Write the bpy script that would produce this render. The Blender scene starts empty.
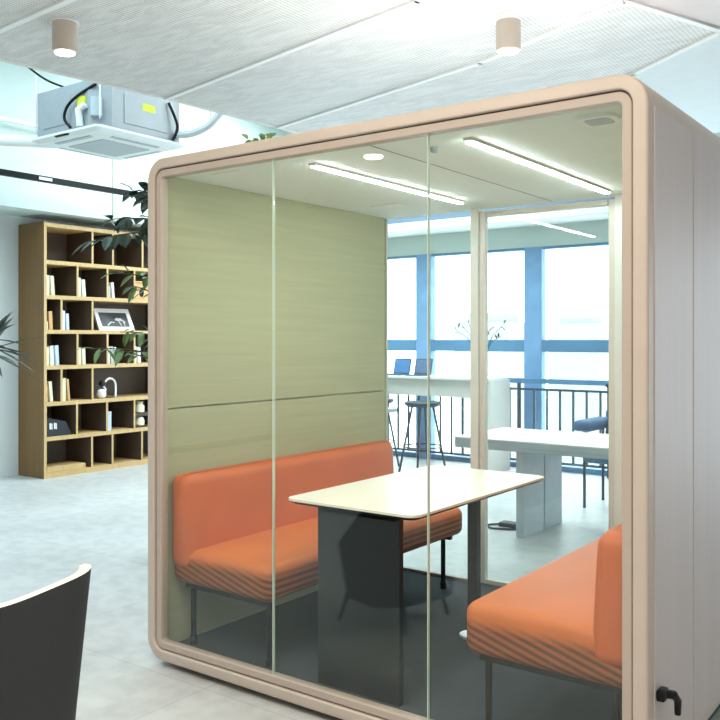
import bpy, bmesh, math, random
from mathutils import Vector, Matrix
random.seed(7)
sc = bpy.context.scene
col = sc.collection
PI = math.pi

# ------------------------------------------------------------------ camera
cam_d = bpy.data.cameras.new('camera'); cam = bpy.data.objects.new('camera', cam_d); col.objects.link(cam)
cam_d.sensor_width = 36.0; cam_d.lens = 36.0*868.6/720.0
cam_d.shift_y = (338.6-360.0)/720.0
cam.location = (3.1827, -2.6574, 1.5035); cam.rotation_euler = (PI/2, 0, 0.6345)
cam_d.clip_start = 0.05; cam_d.clip_end = 900
sc.camera = cam
# ------------------------------------------------------------------ world, lights, exposure
w = bpy.data.worlds.new('world'); sc.world = w; w.use_nodes = True
bgn = w.node_tree.nodes['Background']; bgn.inputs[0].default_value = (0.86, 0.95, 1.0, 1); bgn.inputs[1].default_value = 6.0
sc.view_settings.view_transform = 'Standard'; sc.view_settings.look = 'None'
sc.view_settings.exposure = 0.0; sc.view_settings.gamma = 1.0
def area(name, loc, sx, sy, power, color, rot=(0, 0, 0)):
    l = bpy.data.lights.new(name, 'AREA'); l.shape = 'RECTANGLE'; l.size = sx; l.size_y = sy
    l.energy = power; l.color = color
    o = bpy.data.objects.new(name, l); col.objects.link(o); o.location = loc; o.rotation_euler = rot
    return o
area('ceiling_light_front', (1.9, -1.9, 3.12), 3.6, 1.9, 125, (1.0, 0.88, 0.77))
area('cool_fill_left', (-2.9, -0.5, 4.5), 2.4, 5.0, 160, (0.62, 0.85, 1.0))  # added overhead fill standing in for cool daylight at the left
area('fill_back', (-2.6, 4.6, 4.5), 4.0, 2.4, 300, (0.84, 0.96, 1.0))  # added unseen fill to brighten the window side, not a fixture
area('up_fill_front', (2.0, -3.6, 2.3), 4.0, 2.0, 85, (1.0, 0.96, 0.90), (PI, 0, 0))  # added upward fill behind the camera, brightens the mesh panels
area('up_fill_pod', (1.2, 1.0, 2.40), 2.0, 1.6, 22, (0.97, 1.0, 1.0), (PI, 0, 0))  # added upward fill hidden by the roof edge, no lamp stands there

# ------------------------------------------------------------------ materials
def lin(c):
    return tuple(((x/255.0)/12.92 if x/255.0 <= 0.04045 else ((x/255.0+0.055)/1.055)**2.4) for x in c)
def mat(name, rgb, rough=0.6, metal=0.0, noise=0.0, scale=8.0, bump=0.0, bscale=80.0, stretch=(1, 1, 1), emit=None, est=0.0, spec=0.5, coat=0.0):
    m = bpy.data.materials.new(name); m.use_nodes = True; nt = m.node_tree; b = nt.nodes['Principled BSDF']
    c = lin(rgb)
    b.inputs['Base Color'].default_value = (*c, 1); b.inputs['Roughness'].default_value = rough
    b.inputs['Metallic'].default_value = metal; b.inputs['Specular IOR Level'].default_value = spec
    b.inputs['Coat Weight'].default_value = coat
    tc = nt.nodes.new('ShaderNodeTexCoord'); mp = nt.nodes.new('ShaderNodeMapping'); mp.inputs['Scale'].default_value = stretch
    nt.links.new(tc.outputs['Object'], mp.inputs[0])
    nz = nt.nodes.new('ShaderNodeTexNoise'); nz.inputs['Scale'].default_value = scale; nz.inputs['Detail'].default_value = 5
    nt.links.new(mp.outputs[0], nz.inputs['Vector'])
    rp = nt.nodes.new('ShaderNodeValToRGB')
    n = max(noise, 0.02)
    rp.color_ramp.elements[0].position = 0.3; rp.color_ramp.elements[1].position = 0.7
    rp.color_ramp.elements[0].color = (*[x*(1-n) for x in c], 1); rp.color_ramp.elements[1].color = (*[min(1, x*(1+n)) for x in c], 1)
    nt.links.new(nz.outputs['Fac'], rp.inputs[0]); nt.links.new(rp.outputs[0], b.inputs['Base Color'])
    if bump:
        n2 = nt.nodes.new('ShaderNodeTexNoise'); n2.inputs['Scale'].default_value = bscale; n2.inputs['Detail'].default_value = 3
        nt.links.new(mp.outputs[0], n2.inputs['Vector'])
        bp = nt.nodes.new('ShaderNodeBump'); bp.inputs['Strength'].default_value = bump; bp.inputs['Distance'].default_value = 0.01
        nt.links.new(n2.outputs['Fac'], bp.inputs['Height']); nt.links.new(bp.outputs[0], b.inputs['Normal'])
    if emit:
        b.inputs['Emission Color'].default_value = (*lin(emit), 1); b.inputs['Emission Strength'].default_value = est
    return m
def glassmat(name, tint, ior=1.45, rough=0.0):
    m = bpy.data.materials.new(name); m.use_nodes = True; nt = m.node_tree; nt.nodes.clear()
    out = nt.nodes.new('ShaderNodeOutputMaterial'); mx = nt.nodes.new('ShaderNodeMixShader')
    lw = nt.nodes.new('ShaderNodeLayerWeight'); lw.inputs[0].default_value = 0.5
    pw_ = nt.nodes.new('ShaderNodeMath'); pw_.operation = 'POWER'; pw_.inputs[1].default_value = 5.0
    fr = nt.nodes.new('ShaderNodeMath'); fr.operation = 'MULTIPLY_ADD'; fr.inputs[1].default_value = .96; fr.inputs[2].default_value = .035
    nt.links.new(lw.outputs['Facing'], pw_.inputs[0]); nt.links.new(pw_.outputs[0], fr.inputs[0])
    tr = nt.nodes.new('ShaderNodeBsdfTransparent'); tr.inputs[0].default_value = (*tint, 1)
    gl = nt.nodes.new('ShaderNodeBsdfGlossy'); gl.inputs['Roughness'].default_value = rough; gl.inputs[0].default_value = (0.95, 1, 0.98, 1)
    nt.links.new(fr.outputs[0], mx.inputs[0]); nt.links.new(tr.outputs[0], mx.inputs[1]); nt.links.new(gl.outputs[0], mx.inputs[2])
    nt.links.new(mx.outputs[0], out.inputs[0])
    return m
M = {}
M['shell'] = mat('pod_shell', (198, 184, 170), 0.42, noise=0.03)
M['shell_side'] = mat('pod_side_panel', (204, 192, 188), 0.5, noise=0.03, scale=3, stretch=(1, 6, .3))
M['frame2'] = mat('pod_inner_frame', (184, 170, 157), 0.45)
M['groove'] = mat('pod_groove', (70, 66, 60), 0.7)
M['glass'] = glassmat('pod_glass', (0.965, 0.985, 0.97))
M['glass_clear'] = glassmat('window_glass', (0.96, 0.985, 0.99))
M['joint'] = mat('glass_joint', (205, 222, 208), 0.25)
M['green'] = mat('acoustic_felt', (180, 180, 148), 0.9, noise=0.05, scale=3, stretch=(1, .5, 14), bump=0.15, bscale=200)
M['pod_ceiling'] = mat('pod_ceiling', (232, 243, 238), 0.7)
M['carpet'] = mat('pod_carpet', (60, 70, 78), 0.95, noise=0.25, scale=90, bump=0.3, bscale=300)
M['black'] = mat('black_metal', (16, 18, 20), 0.45, spec=0.25)
M['panel_black'] = mat('black_panel', (30, 34, 37), 0.45)
M['table_white'] = mat('table_top', (250, 242, 230), 0.35, noise=0.02)
M['orange'] = mat('orange_leather', (208, 106, 58), 0.55, noise=0.06, scale=5, bump=0.12, bscale=160)
def reflect_stripe_leather():  # slat reflection in the glass, painted into the seat colour as dark stripes
    m = mat('orange_leather_reflection_stripes', (214, 116, 58), 0.55, noise=0.06, scale=5, bump=0.12, bscale=160); nt = m.node_tree; b = nt.nodes['Principled BSDF']
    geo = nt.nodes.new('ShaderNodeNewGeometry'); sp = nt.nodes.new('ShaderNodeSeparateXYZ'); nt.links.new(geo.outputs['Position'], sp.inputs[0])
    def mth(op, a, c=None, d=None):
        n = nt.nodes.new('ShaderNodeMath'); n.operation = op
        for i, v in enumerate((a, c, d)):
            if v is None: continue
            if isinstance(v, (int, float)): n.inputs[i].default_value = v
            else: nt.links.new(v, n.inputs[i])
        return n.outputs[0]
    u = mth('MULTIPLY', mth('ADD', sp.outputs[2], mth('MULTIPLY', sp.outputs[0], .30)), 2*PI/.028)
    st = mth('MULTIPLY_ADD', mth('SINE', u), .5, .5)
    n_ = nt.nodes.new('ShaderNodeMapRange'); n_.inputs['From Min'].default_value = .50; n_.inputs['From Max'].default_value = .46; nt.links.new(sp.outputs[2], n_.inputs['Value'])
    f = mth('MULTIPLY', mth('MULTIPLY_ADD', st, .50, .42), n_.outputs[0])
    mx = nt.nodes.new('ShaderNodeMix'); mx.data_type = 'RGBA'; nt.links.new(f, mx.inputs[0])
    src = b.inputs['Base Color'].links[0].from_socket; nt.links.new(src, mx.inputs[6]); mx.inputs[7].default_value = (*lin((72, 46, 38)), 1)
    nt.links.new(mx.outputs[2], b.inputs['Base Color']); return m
M['orange_reflect_stripe'] = reflect_stripe_leather()
M['steel'] = mat('brushed_steel', (205, 206, 206), 0.3, metal=0.6)
M['white'] = mat('white_paint', (240, 242, 240), 0.6)
M['wall'] = mat('wall_paint', (226, 233, 233), 0.75, noise=0.02, scale=1.5)
M['upper'] = mat('upper_wall_paint', (206, 222, 216), 0.6, noise=0.02, scale=1)
M['ceil'] = mat('ceiling_paint', (225, 232, 232), 0.8)
M['floor'] = None
M['oak'] = mat('oak_veneer', (204, 172, 118), 0.5, noise=0.10, scale=3, stretch=(8, 8, .6))
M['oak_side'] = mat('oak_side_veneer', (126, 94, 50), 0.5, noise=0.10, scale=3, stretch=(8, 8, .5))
M['oak_dark'] = mat('dark_shaded_oak', (80, 66, 54), 0.7, noise=0.08)  # cubby shade put into the divider colour; the small stand shares it
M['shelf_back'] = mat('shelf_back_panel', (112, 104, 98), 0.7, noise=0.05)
M['soffit'] = mat('soffit_blue_grey', (104, 124, 146), 0.7)
M['blue'] = mat('blue_aluminium', (122, 166, 212), 0.5, noise=0.10, scale=6)
M['blue_dark'] = mat('blue_transom', (88, 138, 178), 0.5, noise=0.15, scale=4)
M['rail'] = mat('dark_railing', (60, 78, 92), 0.5)
M['bar_white'] = mat('bar_laminate', (228, 224, 218), 0.5)
M['grey_table'] = mat('grey_laminate', (178, 188, 196), 0.5, noise=0.06)
M['white_top'] = mat('white_laminate', (240, 240, 238), 0.4)
M['leaf_dark'] = mat('dark_leaf', (44, 66, 48), 0.5, noise=0.3, scale=4)
M['leaf'] = mat('green_leaf', (98, 124, 64), 0.5, noise=0.3, scale=4)
M['palm'] = mat('palm_leaf', (70, 84, 72), 0.5, noise=0.3, scale=4)
M['bark'] = mat('bark', (92, 76, 58), 0.9, noise=0.3, scale=20)
M['pot'] = mat('pot_ceramic', (206, 202, 194), 0.5)
M['soil'] = mat('soil', (56, 44, 36), 0.95, noise=0.3, scale=40)
M['lightbar'] = mat('light_bar_diffuser', (255, 255, 255), 0.5, emit=(246, 255, 250), est=60)
M['lamp_glow'] = mat('lamp_glow', (255, 255, 255), 0.5, emit=(255, 244, 220), est=6.0)
M['chair_dark'] = mat('charcoal_fabric', (52, 55, 58), 0.8, noise=0.06, scale=60, bump=0.15, bscale=250)
M['chair_cream'] = mat('cream_edge', (236, 230, 212), 0.6)
M['galv'] = mat('galvanised_sheet', (160, 166, 168), 0.5, metal=0.1, noise=0.05)
M['ac_white'] = mat('ac_white_plastic', (236, 244, 242), 0.45)
M['ac_grey'] = mat('ac_grille', (180, 192, 196), 0.6)
M['yellow'] = mat('yellow_sticker', (214, 232, 50), 0.6)
M['screen'] = mat('laptop_screen', (70, 116, 170), 0.3, emit=(80, 140, 200), est=0.35)
M['screen_dark'] = mat('laptop_lid', (58, 76, 100), 0.35)
M['hose'] = mat('silver_hose', (200, 206, 204), 0.4, metal=0.3)
M['cushion_blue'] = mat('blue_grey_upholstery', (92, 120, 160), 0.8, noise=0.12, scale=14)
M['photo_dark'] = mat('photo_print', (70, 70, 72), 0.4, noise=0.6, scale=9)
M['tower'] = mat('hazy_facade', (148, 153, 158), 0.8, noise=0.03)
M['ground'] = mat('pale_ground', (245, 248, 250), 0.9, noise=0.08, scale=.02)
M['side_wall'] = mat('side_wall_grey', (190, 182, 176), 0.8)
M['blackplastic'] = mat('black_plastic', (34, 38, 42), 0.5)
for n, c in dict(cream=(232, 226, 196), paper=(238, 240, 240), paleblue=(196, 212, 232), tan=(214, 172, 118), lime=(226, 230, 184), greyb=(190, 190, 184)).items():
    M['book_'+n] = mat('book_'+n, c, 0.6, noise=0.06, scale=25)

def floor_mat():
    m = mat('polished_concrete', (198, 200, 198), 0.42, noise=0.10, scale=1.1, bump=0.06, bscale=14)
    nt = m.node_tree; b = nt.nodes['Principled BSDF']
    tc = [n for n in nt.nodes if n.type == 'TEX_COORD'][0]
    ramp = [n for n in nt.nodes if n.type == 'VALTORGB'][0]
    br = nt.nodes.new('ShaderNodeTexBrick'); br.inputs['Scale'].default_value = 1.0
    br.inputs['Brick Width'].default_value = 1.2; br.inputs['Row Height'].default_value = 1.2; br.offset = 0
    br.inputs['Mortar Size'].default_value = 0.004
    br.inputs['Color1'].default_value = (1, 1, 1, 1); br.inputs['Color2'].default_value = (.96, .96, .96, 1); br.inputs['Mortar'].default_value = (.82, .82, .82, 1)
    nt.links.new(tc.outputs['Object'], br.inputs['Vector'])
    n3 = nt.nodes.new('ShaderNodeTexNoise'); n3.inputs['Scale'].default_value = 9; n3.inputs['Detail'].default_value = 8
    nt.links.new(tc.outputs['Object'], n3.inputs['Vector'])
    r3 = nt.nodes.new('ShaderNodeValToRGB'); r3.color_ramp.elements[0].position = .35; r3.color_ramp.elements[1].position = .6
    r3.color_ramp.elements[0].color = (.86, .86, .86, 1); r3.color_ramp.elements[1].color = (1, 1, 1, 1)
    nt.links.new(n3.outputs['Fac'], r3.inputs[0])
    a = nt.nodes.new('ShaderNodeMix'); a.data_type = 'RGBA'; a.blend_type = 'MULTIPLY'; a.inputs[0].default_value = 1
    c = nt.nodes.new('ShaderNodeMix'); c.data_type = 'RGBA'; c.blend_type = 'MULTIPLY'; c.inputs[0].default_value = 1
    nt.links.new(ramp.outputs[0], a.inputs[6]); nt.links.new(br.outputs[0], a.inputs[7])
    nt.links.new(a.outputs[2], c.inputs[6]); nt.links.new(r3.outputs[0], c.inputs[7])
    nt.links.new(c.outputs[2], b.inputs['Base Color'])
    return m
M['floor'] = floor_mat()

def mesh_panel_mat():
    # expanded metal with a grey fleece backing: small diamond openings, faint crease marks
    m = mat('expanded_metal', (232, 231, 226), 0.55, noise=0.05, scale=1.4, stretch=(1, 5, 1)); nt = m.node_tree; b = nt.nodes['Principled BSDF']
    tc = [n for n in nt.nodes if n.type == 'TEX_COORD'][0]
    sep = nt.nodes.new('ShaderNodeSeparateXYZ'); nt.links.new(tc.outputs['Object'], sep.inputs[0])
    def mth(op, a, bb=None):
        n = nt.nodes.new('ShaderNodeMath'); n.operation = op
        for i, v in enumerate((a, bb)):
            if v is None: continue
            if isinstance(v, (int, float)): n.inputs[i].default_value = v
            else: nt.links.new(v, n.inputs[i])
        return n.outputs[0]
    x, y = sep.outputs[0], sep.outputs[1]
    u = mth('MULTIPLY', mth('ADD', x, mth('MULTIPLY', y, 1.5)), 2*PI/0.05)
    v = mth('MULTIPLY', mth('SUBTRACT', x, mth('MULTIPLY', y, 1.5)), 2*PI/0.05)
    s = mth('MULTIPLY', mth('SINE', u), mth('SINE', v))
    hole = mth('MULTIPLY', mth('GREATER_THAN', s, 0.1), .42)
    nz = nt.nodes.new('ShaderNodeTexNoise'); nz.inputs['Scale'].default_value = 7; nz.inputs['Detail'].default_value = 7; nz.inputs['Distortion'].default_value = 1.2
    mp = nt.nodes.new('ShaderNodeMapping'); mp.inputs['Rotation'].default_value = (0, 0, .6); mp.inputs['Scale'].default_value = (.5, 2.2, 1)
    nt.links.new(tc.outputs['Object'], mp.inputs[0]); nt.links.new(mp.outputs[0], nz.inputs['Vector'])
    rg = nt.nodes.new('ShaderNodeMapRange'); rg.inputs['From Min'].default_value = .40; rg.inputs['From Max'].default_value = .62; rg.inputs['To Min'].default_value = .22; rg.inputs['To Max'].default_value = 0
    nt.links.new(nz.outputs['Fac'], rg.inputs['Value'])
    f = mth('ADD', hole, rg.outputs[0])
    mx = nt.nodes.new('ShaderNodeMix'); mx.data_type = 'RGBA'; nt.links.new(f, mx.inputs[0])
    nt.links.new(b.inputs['Base Color'].links[0].from_socket, mx.inputs[6]); mx.inputs[7].default_value = (*lin((150, 150, 148)), 1)
    nt.links.new(mx.outputs[2], b.inputs['Base Color'])
    return m
M['mesh'] = mesh_panel_mat()

# ------------------------------------------------------------------ mesh helpers
class MB:
    def __init__(s): s.bm = bmesh.new()
    def box(s, a, b, bev=0.0, seg=2, rot=None, piv=None):
        t = bmesh.new(); bmesh.ops.create_cube(t, size=1)
        c = [(a[i]+b[i])/2 for i in range(3)]; d = [abs(b[i]-a[i]) for i in range(3)]
        for v in t.verts: v.co = Vector((c[0]+v.co.x*d[0], c[1]+v.co.y*d[1], c[2]+v.co.z*d[2]))
        if bev: bmesh.ops.bevel(t, geom=t.edges[:], offset=min(bev, min(d)*0.49), segments=seg, profile=0.5, affect='EDGES')
        if rot:
            p = Vector(piv or c)
            for v in t.verts: v.co = rot @ (v.co-p) + p
        s.join(t); return s
    def join(s, t):
        me = bpy.data.meshes.new('tmp'); t.to_mesh(me); t.free(); s.bm.from_mesh(me); bpy.data.meshes.remove(me)
    def tube(s, pts, r, n=10, cap=True, curve=False):
        pts = [Vector(p) for p in pts]
        if curve:
            q = []
            for i in range(len(pts)-1):
                p0, p1, p2, p3 = pts[max(i-1, 0)], pts[i], pts[i+1], pts[min(i+2, len(pts)-1)]
                for k in range(6):
                    t = k/6; q.append(.5*((2*p1)+(p2-p0)*t+(2*p0-5*p1+4*p2-p3)*t*t+(3*p1-p0-3*p2+p3)*t**3))
            pts = q+[pts[-1]]
        rs = r if isinstance(r, (list, tuple)) else [r]*len(pts)
        rings = []; up = None
        for i, p in enumerate(pts):
            d = (pts[min(i+1, len(pts)-1)]-pts[max(i-1, 0)]).normalized()
            if up is None: up = Vector((0, 0, 1)) if abs(d.z) < .9 else Vector((1, 0, 0))
            x = d.cross(up).normalized(); y = x.cross(d).normalized(); up = y
            rings.append([s.bm.verts.new(p+(x*math.cos(k*2*PI/n)+y*math.sin(k*2*PI/n))*rs[i]) for k in range(n)])
        for a, b in zip(rings, rings[1:]):
            for k in range(n): s.bm.faces.new((a[k], a[(k+1) % n], b[(k+1) % n], b[k]))
        if cap: s.bm.faces.new(rings[0][::-1]); s.bm.faces.new(rings[-1])
        return s
    def lathe(s, prof, c=(0, 0, 0), n=28):
        rings = [[s.bm.verts.new((c[0]+r*math.cos(k*2*PI/n), c[1]+r*math.sin(k*2*PI/n), c[2]+z)) for k in range(n)] for r, z in prof]
        for a, b in zip(rings, rings[1:]):
            for k in range(n): s.bm.faces.new((a[k], a[(k+1) % n], b[(k+1) % n], b[k]))
        s.bm.faces.new(rings[0][::-1]); s.bm.faces.new(rings[-1]); return s
    def prism(s, poly, z0, z1):
        a = [s.bm.verts.new((x, y, z0)) for x, y in poly]; b = [s.bm.verts.new((x, y, z1)) for x, y in poly]
        n = len(poly)
        for k in range(n): s.bm.faces.new((a[k], a[(k+1) % n], b[(k+1) % n], b[k]))
        s.bm.faces.new(a[::-1]); s.bm.faces.new(b); return s
    def grid(s, P, close=False, thick=0):
        V = [[s.bm.verts.new(p) for p in row] for row in P]
        for i in range(len(V)-1):
            for j in range(len(V[0])-1): s.bm.faces.new((V[i][j], V[i+1][j], V[i+1][j+1], V[i][j+1]))
        return s
    def build(s, name, m, parent=None, smooth=False, origin=None):
        bmesh.ops.recalc_face_normals(s.bm, faces=s.bm.faces[:])
        if parent is None and origin is None:
            xs = [v.co for v in s.bm.verts]
            origin = Vector(((min(v.x for v in xs)+max(v.x for v in xs))/2, (min(v.y for v in xs)+max(v.y for v in xs))/2, min(v.z for v in xs)))
        if parent is not None:
            p = parent; off = Vector()
            while p: off += p.location; p = p.parent
            bmesh.ops.translate(s.bm, verts=s.bm.verts[:], vec=-off)
        else:
            bmesh.ops.translate(s.bm, verts=s.bm.verts[:], vec=-Vector(origin))
        me = bpy.data.meshes.new(name); s.bm.to_mesh(me); s.bm.free(); me.materials.append(m)
        if smooth:
            for p in me.polygons: p.use_smooth = True
            try: me.set_sharp_from_angle(angle=math.radians(40))
            except Exception: pass
        o = bpy.data.objects.new(name, me); col.objects.link(o)
        if parent is not None: o.parent = parent
        else: o.location = Vector(origin)
        return o
def tag(o, label=None, cat=None, group=None, kind=None):
    if label: o['label'] = label
    if cat: o['category'] = cat
    if group: o['group'] = group
    if kind: o['kind'] = kind
    return o
def empty(name, loc, label, cat, group=None):
    o = bpy.data.objects.new(name, None); col.objects.link(o); o.location = loc; o.empty_display_size = .1
    return tag(o, label, cat, group)
def struct(mb, name, m, smooth=False): return tag(mb.build(name, m, smooth=smooth), kind='structure')
def copy_tree(o, parent=None):
    c = o.copy(); col.objects.link(c); c.parent = parent
    for ch in list(o.children): copy_tree(ch, c)
    return c
def rrect(x0, x1, z0, z1, r, n=8):
    P = []
    for cx, cz, a0 in ((x1-r, z1-r, 0), (x0+r, z1-r, 90), (x0+r, z0+r, 180), (x1-r, z0+r, 270)):
        for k in range(n+1):
            a = math.radians(a0+90*k/n); P.append((cx+r*math.cos(a), cz+r*math.sin(a)))
    return P

# ================================================================== SETTING
XL, XR, YF, YB, ZC = -5.53, 6.4, -7.0, 6.75, 4.8
struct(MB().box((XL-.1, YF-.1, -.1), (XR+.1, YB+.25, 0)), 'floor', M['floor'])
struct(MB().box((XL-.1, YF-.1, ZC), (XR+.1, YB+.25, ZC+.1)), 'ceiling', M['ceil'])
struct(MB().box((XL-.1, YF, 0), (XL, YB+.2, ZC)), 'wall_left', M['wall'])
struct(MB().box((XR, YF, 0), (XR+.1, YB+.2, ZC)), 'wall_right', M['side_wall'])
struct(MB().box((XL, YF-.1, 0), (XR, YF, ZC)), 'wall_front', M['side_wall'])
struct(MB().box((XL, YF, 0), (XL+.012, 2.5, .09)), 'baseboard_left', M['blackplastic'])
# overhanging upper wall above the bookcase, clad in panels
up = MB()
y = YF
while y < YB-.01:
    y2 = min(y+1.52, YB); up.box((XL+.001, y+.009, 2.85), (-4.95, y2-.009, ZC), .004, 1); y = y2
struct(up, 'trim_1', M['upper'])
struct(MB().box((XL+.002, YF, 2.86), (-4.975, YB, ZC-.01)), 'trim_2', M['white'])
# wall above the windows with a bright ledge
struct(MB().box((XL, YB-.15, 2.56), (XR, YB+.15, ZC)), 'wall_back', M['upper'])
struct(MB().box((XL+.5, 6.1, 2.80), (XR, 6.6, 2.90), .01), 'trim_3', M['white'])
struct(MB().box((XL+.5, 6.15, 2.90), (XR, 6.6, 3.4), .01), 'trim_4', M['soffit'])

# windows (floor to head) between blue aluminium columns
cols = [-5.32, -4.13, -2.635, -1.147, 0.34, 1.83, 3.32, 4.8, 6.28]
for k, x in enumerate(cols):
    struct(MB().box((x-.11, 6.58, 0), (x+.11, 6.70, 2.56), .008), 'trim_%d' % (5+k), M['blue'])
for k, (a, b) in enumerate(zip(cols, cols[1:])):
    fr = MB().box((a+.11, 6.58, 1.35), (b-.11, 6.70, 1.49), .005)
    fr.box((a+.11, 6.60, 0), (b-.11, 6.70, .06), .005).box((a+.11, 6.60, 2.53), (b-.11, 6.70, 2.56), .005)
    wn = struct(fr, 'window_%d' % (k+1), M['blue_dark'])
    MB().box((a+.11, 6.645, .06), (b-.11, 6.655, 1.35)).build('pane', M['glass_clear'], wn)
    MB().box((a+.11, 6.645, 1.49), (b-.11, 6.655, 2.53)).build('pane', M['glass_clear'], wn)

# suspended expanded-metal ceiling: panels between white rails
def up32(p, z=3.2):
    k = (z-1.5035)/(3.0-1.5035)
    return (3.1827+(p[0]-3.1827)*k, -2.6574+(p[1]+2.6574)*k)
Lb = [(-1.30, -1.6), (-1.16, -.28), (-.99, .985), (-.93, 1.95), (-.88, 3.3)]
Rb = [(2.6, -1.9), (2.6, -.5), (2.55, .30), (1.854, 1.13), (2.10, 1.78)]
rails = [(Lb[1], (1.5, -.42), (2.6, -.5)), (Lb[2], (1.11, .584), (2.55, .30)), (Lb[3], (.92, 1.512), (1.84, 1.13)), ((.3, 2.9), (1.52, 2.2), (2.10, 1.78))]
pan = [[Lb[0], (2.6, -1.9), (2.6, -.5), (1.5, -.42), Lb[1]],
       [Lb[1], (1.5, -.42), (2.6, -.5), (2.55, .30), (1.11, .584), Lb[2]],
       [Lb[2], (1.11, .584), (2.55, .30), (1.84, 1.13), (.92, 1.512), Lb[3]],
       [Lb[3], (.92, 1.512), (1.84, 1.13), (2.10, 1.78), (1.52, 2.2), (.3, 2.9), Lb[4]]]
ti = 20
for p in pan:
    struct(MB().prism([up32(q) for q in p], 3.2, 3.206), 'trim_%d' % ti, M['mesh']); ti += 1
struct(MB().prism([up32(q) for q in ((.3, 2.9), (1.52, 2.2), (2.1, 1.78), (4.2, 1.3), (4.2, 4.2), (.3, 4.2))], 3.26, 3.27), 'trim_%d' % ti, M['ceil']); ti += 1
struct(MB().prism([up32(q) for q in ((2.55, .30), (1.86, 1.13), (2.12, 1.76), (4.2, 1.28), (4.2, .1))], 3.20, 3.23), 'trim_%d' % ti, M['shell_side']); ti += 1
def rail3(pts, wd, h, z=3.2, m=None):
    global ti
    mb = MB(); P = [up32(q) for q in pts]
    for a, b in zip(P, P[1:]):
        a = Vector((*a, 0)); b = Vector((*b, 0)); d = (b-a).normalized(); n = Vector((-d.y, d.x, 0))*wd/2
        mb.prism([((a-n)-d*.01)[:2], ((b-n)+d*.01)[:2], ((b+n)+d*.01)[:2], ((a+n)-d*.01)[:2]], z-h, z+.02)
    o = struct(mb, 'trim_%d' % ti, m or M['white']); ti += 1; return o
for r_ in rails: rail3(r_, .035, .012)
rail3(Lb, .05, .004, m=M['bar_white'])
rail3([(1.854, 1.13), (2.10, 1.78)], .035, .012)

# ================================================================== PHONE / MEETING POD
W, D, Z0, H = 2.3187, 1.93, .03, 2.30
Z1 = Z0+H
pod = empty('office_pod', (W/2, D/2, 0), 'large beige glass-fronted meeting pod with rounded corners standing on the grey floor', 'office pod')
def ring(stations, m, name, r0=.10):
    mb = MB(); loops = []
    for d, yy in stations:
        loops.append([mb.bm.verts.new((x, yy, z)) for x, z in rrect(d, W-d, Z0+d, Z1-d, .012 if d == .028 else max(r0-d, .004), 8)])
    n = len(loops[0])
    for i in range(len(loops)):
        a, b = loops[i], loops[(i+1) % len(loops)]
        for k in range(n): mb.bm.faces.new((a[k], a[(k+1) % n], b[(k+1) % n], b[k]))
    return mb.build(name, m, pod, smooth=True)
ring([(.048, .028), (.048, .004), (.044, 0), (.011, 0), (.005, .002), (.001, .006), (0, .013), (0, D-.02), (.008, D-.004), (.02, D), (.028, D), (.028, .028)], M['shell'], 'outer_shell')
ring([(.028, .020), (.054, .020), (.054, .026), (.028, .026)], M['groove'], 'shadow_groove')
ring([(.053, .050), (.053, .013), (.056, .010), (.082, .010), (.085, .013), (.085, .050)], M['frame2'], 'glass_frame')
gx = [.083, .760, 1.513, W-.083]
for a, b in zip(gx, gx[1:]):
    MB().box((a+.002, .026, Z0+.083), (b-.002, .036, Z1-.083)).build('glass_panel', M['glass'], pod)
for x in gx[1:3]:
    MB().box((x-.0013, .024, Z0+.083), (x+.0013, .038, Z1-.083)).build('glass_joint', M['joint'], pod)
for (a, b) in ((.055, .47), (.478, 1.16), (1.168, 1.87)):
    MB().box((W-.002, a, .15), (W+.004, b, 2.225), .003).build('side_panel', M['shell_side'], pod)
MB().box((-.004, .06, .13), (.002, 1.87, 2.22), .003).build('side_panel', M['shell_side'], pod)
FZ = .064
MB().box((.028, .05, .040), (W-.028, D-.02, FZ)).build('carpet_floor', M['carpet'], pod)
MB().box((.10, .1, .0), (W-.1, D-.1, .035)).build('base_plinth', M['blackplastic'], pod)
ZT = 2.265
MB().box((.028, .05, ZT), (W-.028, D-.02, ZT+.03)).build('ceiling_panel', M['pod_ceiling'], pod)
MB().box((1.184, .06, ZT-.001), (1.188, 1.86, ZT+.001)).build('ceiling_joint', M['groove'], pod)
for xa, xb in ((.028, .048), (W-.048, W-.028)):
    for za, zb in ((FZ, 1.170), (1.177, ZT)):
        MB().box((xa, .052, za), (xb, 1.885, zb), .003).build('acoustic_panel', M['green'], pod)
# lights in the pod ceiling
for x, ya, yb in ((.785, .25, 1.55), (1.56, .235, 1.70)):
    f = MB().box((x-.02, ya, ZT-.012), (x+.02, yb, ZT), .003).build('light_bar', M['white'], pod)
    MB().box((x-.014, ya+.008, ZT-.017), (x+.014, yb-.008, ZT-.011)).build('diffuser', M['lightbar'], f)
v = MB().prism(rrect(2.0, 2.14, .18, .32, .035), ZT-.012, ZT).build('air_vent', M['white'], pod)
MB().prism(rrect(2.025, 2.115, .205, .295, .02), ZT-.0135, ZT-.011).build('grille', M['ac_grey'], v)
MB().lathe([(.035, -.006), (.04, 0)], (1.076, .30, ZT)).build('downlight', M['lamp_glow'], pod)
MB().lathe([(.012, -.02), (.02, -.012), (.022, 0)], (1.368, .31, ZT)).build('smoke_sensor', M['ac_grey'], pod)
for (x, yy) in ((.34, .22), (.36, 1.45)):
    MB().box((x-.09, yy-.05, ZT-.004), (x+.09, yy+.05, ZT), .002).build('ceiling_grille', M['white'], pod)
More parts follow.
